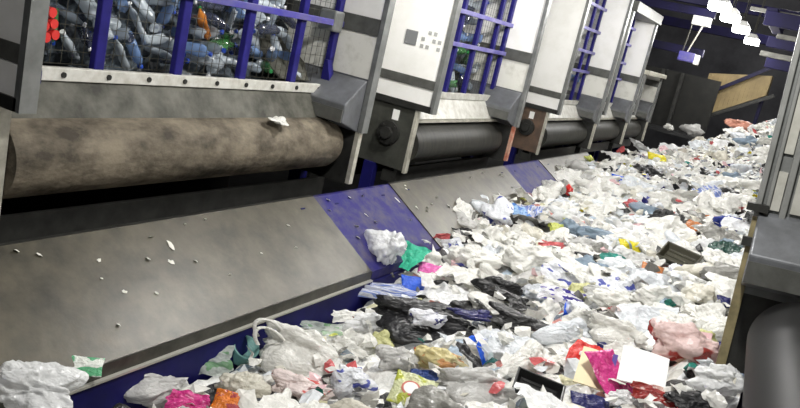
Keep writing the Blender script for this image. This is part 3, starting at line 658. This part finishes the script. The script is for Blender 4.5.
for i, (kind, m, x, y, z, w, h, ang, label, cat) in enumerate(HEROES):
    yaw = math.radians(24+ang); g = z
    spots.append((x, y, max(w, h)))
    if m == 'blackbag' and kind == 'sheet' or m == 'whiteblue' or kind == 'strip' and m == 'navy': g += .1
    if m == 'whiteblue': x += .1; y -= .22; g += .06
    if kind in ('bag', 'carrier'):
        me = CLR[i % 3] if m == 'clear' else BIG[i % 7] if w > .28 and y < 9 else BAG[i % 14]
        t = h*.8; d = max(h*.95, .55*w)
        o = inst('plastic_bag' if cat != 'film' else 'plastic_film', me, m, (x, y, g+t*.28), (w*1.1, d, t), (.25, 0, yaw))
        if kind == 'carrier':
            o.name = 'carrier_bag'
            for sx, sy in ((-.36, .0), (-.3, -.22)):
                pts = [Vector((sx+.1*math.cos(a)-.12*math.sin(a), sy+.16*math.cos(a), .3+.3*math.sin(a))) for a in [PI*k/10 for k in range(11)]]
                hb = MB()
                for p, q in zip(pts[:-1], pts[1:]): hb.tube(p, q, .024, 8)
                hb.build('handle', 'white', o)
    elif kind == 'sheet':
        tilt = .55; d = h/math.sin(.42+tilt)*1.05
        o = inst('plastic_film', SHT[i % 9], m, (x, y, g+.04+.14*h), (w*1.1, d, max(w, d)*.4), (tilt, 0, yaw))
    elif kind == 'strip':
        o = inst('film_strip', BAG[(i*5) % 14], m, (x, y, g+.06), (w*1.1, h*.8, h*.6), (.3, 0, yaw))
    elif kind == 'packet':
        tilt = .6; d = h/math.sin(.42+tilt)
        o = inst('packet', PKT[i % 4], m if m != 'limecircle' else 'limepack', (x, y, g+.04+.2*h), (w, d, max(.12, .8*w)), (tilt, 0, yaw))
        if m == 'limecircle':
            MB().tube((-.05, .0, .06), (-.05, .0, .135), .22, 24).build('red_ring', 'red_ring', o)
            MB().tube((-.05, .0, .07), (-.05, .0, .15), .17, 24).build('white_round', 'white_round', o)
    elif kind == 'card':
        tilt = .6; d = h/math.sin(.42+tilt)*.95
        vs = []; n = 8
        for zz in (0, .012):
            for j in range(2):
                for k in range(n+1): vs.append(((k/n-.5)*w, (j-.5)*d, zz+.03*w*math.sin(k/n*PI)))
        a = n+1; fs = []
        for k in range(n):
            fs += [(k+1, k, a+k, a+k+1), (2*a+k, 2*a+k+1, 3*a+k+1, 3*a+k), (k, k+1, 2*a+k+1, 2*a+k), (a+k+1, a+k, 3*a+k, 3*a+k+1)]
        fs += [(0, 2*a, 3*a, a), (n, a+n, 3*a+n, 2*a+n)]
        o = MB().add(vs, fs).build('card_pack', m, None, 0, (x, y, g+.05+.24*d)); o.rotation_euler = (tilt, 0, yaw)
        if m == 'creamcard': MB().box(w*.38, w*.52, -d*.5, d*.5, -.01, .035).build('purple_edge', 'purple_edge', o)
    elif kind == 'tray':
        tilt = .3; d = h/math.sin(.42+tilt)*1.0; t = .06
        tb = MB()
        def ring(s, zz): return [(s*w/2*a, s*d/2*b, zz) for a, b in ((-1, -1), (1, -1), (1, 1), (-1, 1))]
        R = [ring(.8, 0), ring(.95, t), ring(1.05, t), ring(1.05, t-.012), ring(.97, t-.012), ring(.82, -.008)]
        vs = [p for r in R for p in r]
        fs = [(0, 1, 2, 3), (23, 22, 21, 20)]
        for k in range(5):
            for q in range(4): fs.append((k*4+q, (k+1)*4+q, (k+1)*4+(q+1) % 4, k*4+(q+1) % 4))
        for k in range(3): tb.box(-w*.36, w*.36, -d*.3+k*d*.28, -d*.27+k*d*.28, 0, .008)
        o = tb.add(vs, fs).build('food_tray', m, None, .006, (x, y, g+.06+.1*h)); o.rotation_euler = (tilt, .1, yaw)
    elif kind == 'tub':
        tb = MB(); n = 24; vs = []; fs = []
        prof = [(.0, 0), (.36, 0), (.42, .04), (.48, .75), (.52, .78), (.52, .85), (.47, .85), (.4, .1), (0, .08)]
        for r, zz in prof:
            for k in range(n): vs.append((max(r, .002)*math.cos(2*PI*k/n), max(r, .002)*math.sin(2*PI*k/n), zz))
        for q in range(len(prof)-1):
            for k in range(n): fs.append((q*n+k, q*n+(k+1) % n, (q+1)*n+(k+1) % n, (q+1)*n+k))
        o = tb.add(vs, fs, True).build('plastic_tub', m, None, 0, (x, y, g+.02)); o.scale = (w*.8, w*.8, h*1.0); o.rotation_euler = (.5, .3, yaw)
    tag(o, label, cat)

# the many look-alike wads of film and bags between them
KINDS = [('white', 'white', 58), ('whitecool', 'bluish white', 12), ('clear', 'see-through', 9), ('greyfilm', 'greyish', 9), ('cream', 'cream', 6), ('bluegrey', 'blue grey', 2),
         ('blueprint', 'blue printed white', 2), ('redprint', 'red printed white', 1.4), ('pinkpale', 'pale pink', .7), ('dullgrey', 'dull dark grey', 4.5), ('black', 'black', 4.5), ('yellowpale', 'pale yellow', 1), ('bluestreak', 'blue streaked', 1.3)]
zones = [(1.6, 5.2, 62, 'front part'), (5.2, 9.5, 98, 'middle part'), (9.5, 15.5, 84, 'back part'), (15.5, 25.5, 44, 'far end')]
total = 0
for za, zb, num, zn in zones:
    placed = []; tries = 0
    while len(placed) < num and tries < 20000:
        tries += 1
        y = rnd.uniform(za, zb)
        xl = -3.0 if y < 6.6 else (-3.2 if y < 9 else (-3.5 if y < 14 else -3.8))
        x = rnd.uniform(xl, -.1 if y > 5.7 else -.15)
        s = rnd.uniform(.32, .66) if y < 6 else rnd.uniform(.27, .56) if y < 15 else rnd.uniform(.34, .66)
        if any((x-a)**2+(y-b)**2 < ((.43 if zb < 10 else .36)*(s+r))**2 for a, b, r in spots): continue
        if any((x-a)**2+(y-b)**2 < (.3*(s+r))**2 for a, b, r in placed): continue
        if y < 6.6 and x-s*.45 < -3.12: continue
        placed.append((x, y, s))
        m, word, _ = rnd.choices(KINDS, [k[2] for k in KINDS])[0]
        yaw = rnd.uniform(0, 6.28)
        if rnd.random() < .68:
            me = (BIG if s > .36 and y < 7 else BAG); me = me[rnd.randrange(len(me))]
            o = inst('plastic_bag', me, m, (x, y, ground(x, y)+H+.05*s), (s*1.15, s*rnd.uniform(.7, 1), s*rnd.uniform(.5, .75)), (rnd.uniform(-.3, .4), rnd.uniform(-.3, .3), yaw))
            tag(o, 'rounded %s crumpled bag wad in the %s of the heap' % (word, zn), 'bag', '%s bag wads, %s of the heap' % (word, zn))
        else:
            o = inst('plastic_film', SHT[rnd.randrange(9)], m, (x, y, ground(x, y)+H+.14*s), (s*1.35, s*1.1, s*.75), (rnd.uniform(-.1, .6), rnd.uniform(-.3, .3), yaw if rnd.random() < .5 else rnd.uniform(-.6, 1.2)))
            tag(o, 'ragged %s film sheet in the %s of the heap' % (word, zn), 'film', '%s film sheets, %s of the heap' % (word, zn))
    total += len(placed)
print('wads', total)

# ------------------------------------------------------------------ the packed mass under them and its small scraps
vs = []; fs = []; idx = {}
st = .055
nx = int(4.2/st); ny = int(26.2/st)
for j in range(ny+1):
    for i in range(nx+1):
        x = -4.05+i*st; y = .6+j*st; z = heap(x, y)
        p = Vector((x, y, 0))
        b = .16*(noise.voronoi(p*3.1)[0][0]-.35)+.1*(noise.voronoi(p*7.5+Vector((3, 1, 0)))[0][0]-.3)+.05*noise.noise(p*2)
        if x > -.25: b -= max(0, x+.25)*.6
        floor_z = chute_z(x) if (-4 <= x <= -3.19 and y < 17.2) else -9
        if x < -3.12 and y < 6.6: continue
        zz = z+b-.09
        if zz < floor_z-.04: continue
        if x < -3.98 and y < 23.5: continue
        idx[(i, j)] = len(vs); vs.append((x, y, zz+H))
for j in range(ny):
    for i in range(nx):
        q = [(i, j), (i+1, j), (i+1, j+1), (i, j+1)]
        if all(k in idx for k in q): fs.append(tuple(idx[k] for k in q))
m = bpy.data.materials.new('mixed_film_mass'); nt, N, L = nodes(m); MATS['mixed_film_mass'] = m
b = N['Principled BSDF']; b.inputs['Roughness'].default_value = .45
tc = N.new('ShaderNodeTexCoord'); v = N.new('ShaderNodeTexVoronoi'); v.inputs['Scale'].default_value = 7.5
L.new(tc.outputs['Object'], v.inputs['Vector'])
sp = N.new('ShaderNodeSeparateColor'); L.new(v.outputs['Color'], sp.inputs[0])
r = N.new('ShaderNodeValToRGB'); r.color_ramp.interpolation = 'CONSTANT'
el = r.color_ramp.elements
cols = [(0, 'e8e8e4'), (.3, 'd9dadb'), (.45, 'cfcdc6'), (.58, 'efeeea'), (.64, '8a8c8c'), (.72, '262626'), (.86, 'a9b8c6'), (.9, 'c9c6a4'), (.93, '55606e'), (.96, 'c08078')]  # black and grey cells also paint in the shade of gaps between bags
el[0].color = hexc(cols[0][1])+(1,); el[1].position = cols[1][0]; el[1].color = hexc(cols[1][1])+(1,)
for pos, cc in cols[2:]:
    e = el.new(pos); e.color = hexc(cc)+(1,)
L.new(sp.outputs[0], r.inputs['Fac']); L.new(r.outputs['Color'], b.inputs['Base Color'])
n = N.new('ShaderNodeTexNoise'); n.inputs['Scale'].default_value = 22; n.inputs['Detail'].default_value = 4; L.new(tc.outputs['Object'], n.inputs['Vector'])
bp = N.new('ShaderNodeBump'); bp.inputs['Strength'].default_value = .6; bp.inputs['Distance'].default_value = .05
L.new(n.outputs['Fac'], bp.inputs['Height']); L.new(bp.outputs['Normal'], b.inputs['Normal'])
o = MB().add(vs, fs, False).build('packed_film_mass', 'mixed_film_mass')
tag(o, 'packed mass of mixed plastic film filling the belt under the loose bags', 'plastic waste', None, 'stuff')
SC = [('white', 66), ('whitecool', 10), ('cream', 6), ('greyfilm', 6), ('black', 6), ('blue', .8), ('navy', 1.4), ('redsoft', 1.8), ('pinkpale', 2), ('yellow', .8), ('tealdark', 1), ('bluegrey', 2), ('orangebrown', .7), ('dullgrey', 3), ('lime', 1)]
sv = []; sf = []; smi = []
r2 = random.Random(5)
for k in range(2100):
    y = .9+(r2.random()**1.25)*24.5
    xl = -3.05 if y < 6.8 else (-3.25 if y < 9 else (-3.5 if y < 14 else -3.85))
    x = r2.uniform(xl, .02)
    s = r2.uniform(.035, .1)*(1+.02*y)
    c = Vector((x, y, ground(x, y)+H+r2.uniform(.0, .1)))
    M = Matrix.Rotation(r2.uniform(0, 6.28), 3, 'Z') @ Matrix.Rotation(r2.gauss(.2, .6), 3, 'X') @ Matrix.Rotation(r2.gauss(0, .5), 3, 'Y')
    nn = r2.randint(6, 9); o0 = len(sv)
    sv.append(c+M @ Vector((0, 0, s*.35)))
    asp = r2.uniform(.4, 1)
    for q in range(nn):
        a = 2*PI*q/nn; rr = s*r2.uniform(.6, 1.2); sv.append(c+M @ Vector((rr*math.cos(a), rr*asp*math.sin(a), r2.uniform(-.3, .3)*s)))
    mi = r2.choices(range(len(SC)), [q[1] for q in SC])[0]
    for q in range(nn): sf.append((o0, o0+1+q, o0+1+(q+1) % nn)); smi.append(mi)
me = bpy.data.meshes.new('plastic_scraps'); me.from_pydata([tuple(q) for q in sv], [], sf); me.update()
for nm, _ in SC: me.materials.append(MATS[nm])
for p, mi in zip(me.polygons, smi): p.material_index = mi
o = bpy.data.objects.new('plastic_scraps', me); C.objects.link(o)
tag(o, 'small torn scraps of plastic scattered all over the heap', 'scraps', None, 'stuff')

# ------------------------------------------------------------------ loose flakes on the steel
def flake(seed):
    r3 = random.Random(seed); n = 9; vs = [(0, 0, .22)]; fs = []
    for q in range(n):
        a = 2*PI*q/n; rr = .5*r3.uniform(.6, 1.1); vs.append((rr*math.cos(a), rr*math.sin(a), r3.uniform(0, .15)))
    for q in range(n): fs.append((0, 1+q, 1+(q+1) % n))
    fs.append(tuple(range(n, 0, -1)))
    me = MB().add(vs, fs).mesh('flake'); me.materials.append(MATS['pale_scrap']); return me
FL = [flake(k) for k in range(6)]
FLAKES = [(-3.8, 4.3, .1, .05, 0), (-3.68, 4.2, .06, .055, 0), (-3.74, 4.02, .03, .06, 0), (-3.95, 3.12, .05, .04, 0), (-3.9, 3.25, .05, .04, 0), (-3.5, 3.9, .03, .03, 0)]
r4 = random.Random(9)
for k in range(12): FLAKES.append((r4.uniform(-3.95, -3.3), r4.uniform(3.3, 6.3), r4.uniform(.02, .045), r4.uniform(.02, .05), 0))
for k in range(10): FLAKES.append((r4.uniform(-3.95, -3.4), r4.uniform(6.5, 7.9), r4.uniform(.02, .09), r4.uniform(.02, .06), 1))
for k in range(17): FLAKES.append((r4.uniform(-3.95, -3.45), r4.uniform(8.1, 11.5), r4.uniform(.02, .09), r4.uniform(.02, .06), 2))
where = ['first steel chute', 'blue plate between the first and second chutes', 'second steel chute']
for k, (x, y, a, b_, z_) in enumerate(FLAKES):
    o = inst('plastic_flake', FL[k % 6], None, (x, y, chute_z(x)+H-.010*(z_ == 1)+.003), (a, b_, .05), (0, math.radians(32), r4.uniform(0, 3)*(k > 1)))
    big = k in (0, 1)
    tag(o, ['white torn paper flake, widest on the first steel chute', 'small bright white square flake below the widest one on the first chute'][k] if big else 'small pale flake stuck on the '+where[z_], 'flake', None if big else 'flakes on the '+where[z_])
o = inst('plastic_film', BAG[3], 'white', (-4.16, 5.85, H-1.1), (.2, .26, .07), (0, .2, .6)); tag(o, 'small white film scrap caught on top of the brown roller', 'film')

# ------------------------------------------------------------------ light and camera
def area(loc, sx, sy, p, rot=(0, 0, 0), col=(1, .985, .95)):
    l = bpy.data.lights.new('lamp_or_fill_light', 'AREA'); l.shape = 'RECTANGLE'; l.size = sx; l.size_y = sy; l.energy = p; l.color = col
    o = bpy.data.objects.new('lamp_or_fill_light', l); C.objects.link(o); o.location = loc; o.rotation_euler = rot; return o
def point(loc, p, r=.22, col=(1, .985, .95)):
    l = bpy.data.lights.new('lamp_or_fill_light', 'POINT'); l.energy = p; l.shadow_soft_size = r; l.color = col
    o = bpy.data.objects.new('lamp_or_fill_light', l); C.objects.link(o); o.location = loc; return o
POW = [330, 220, 150, 130, 110, 110, 120]
for i, y in enumerate(lampY): point((-2.5+.02*i, y, H+1.45), POW[i])
area((-.4, 9.5, H+4.2), .8, 5, 60)  # added soft fill over the belt, no fixture here
point((-.7, 3.0, H+2.3), 700)  # added fill to brighten the near heap and the right wall
point((-2.5, -1.2, H+2.2), 130)  # added weak fill for the outer wall of the nearest bunker
point((-1.5, 32.0, H+4.5), 800, .5)  # added fill to lift the dark hall end, not a lamp
point((-6, 25.5, H+3.5), 300, .5)  # added fill for the background on the far left
point((2.5, 20, H+4.5), 200, .5)  # added fill on the far right, without a fixture
w = bpy.data.worlds.new('hall_air'); S.world = w; w.use_nodes = True
w.node_tree.nodes['Background'].inputs[0].default_value = (.5, .52, .56, 1); w.node_tree.nodes['Background'].inputs[1].default_value = .05
cam = bpy.data.cameras.new('camera'); co = bpy.data.objects.new('camera', cam); C.objects.link(co)
R = [(0.858154, -0.296078, 0.419415), (0.464176, 0.098428, -0.880257), (0.219343, 0.950079, 0.221899)]
co.matrix_world = Matrix([list(R[0])+[0], list(R[1])+[0], list(R[2])+[H], [0, 0, 0, 1]])
cam.sensor_width = 36; cam.lens = 787/800*36; cam.clip_start = .05; cam.clip_end = 200
S.camera = co
S.view_settings.view_transform = 'Standard'; S.view_settings.look = 'None'; S.view_settings.gamma = 1; S.view_settings.exposure = .2
S.view_settings.use_curve_mapping = False
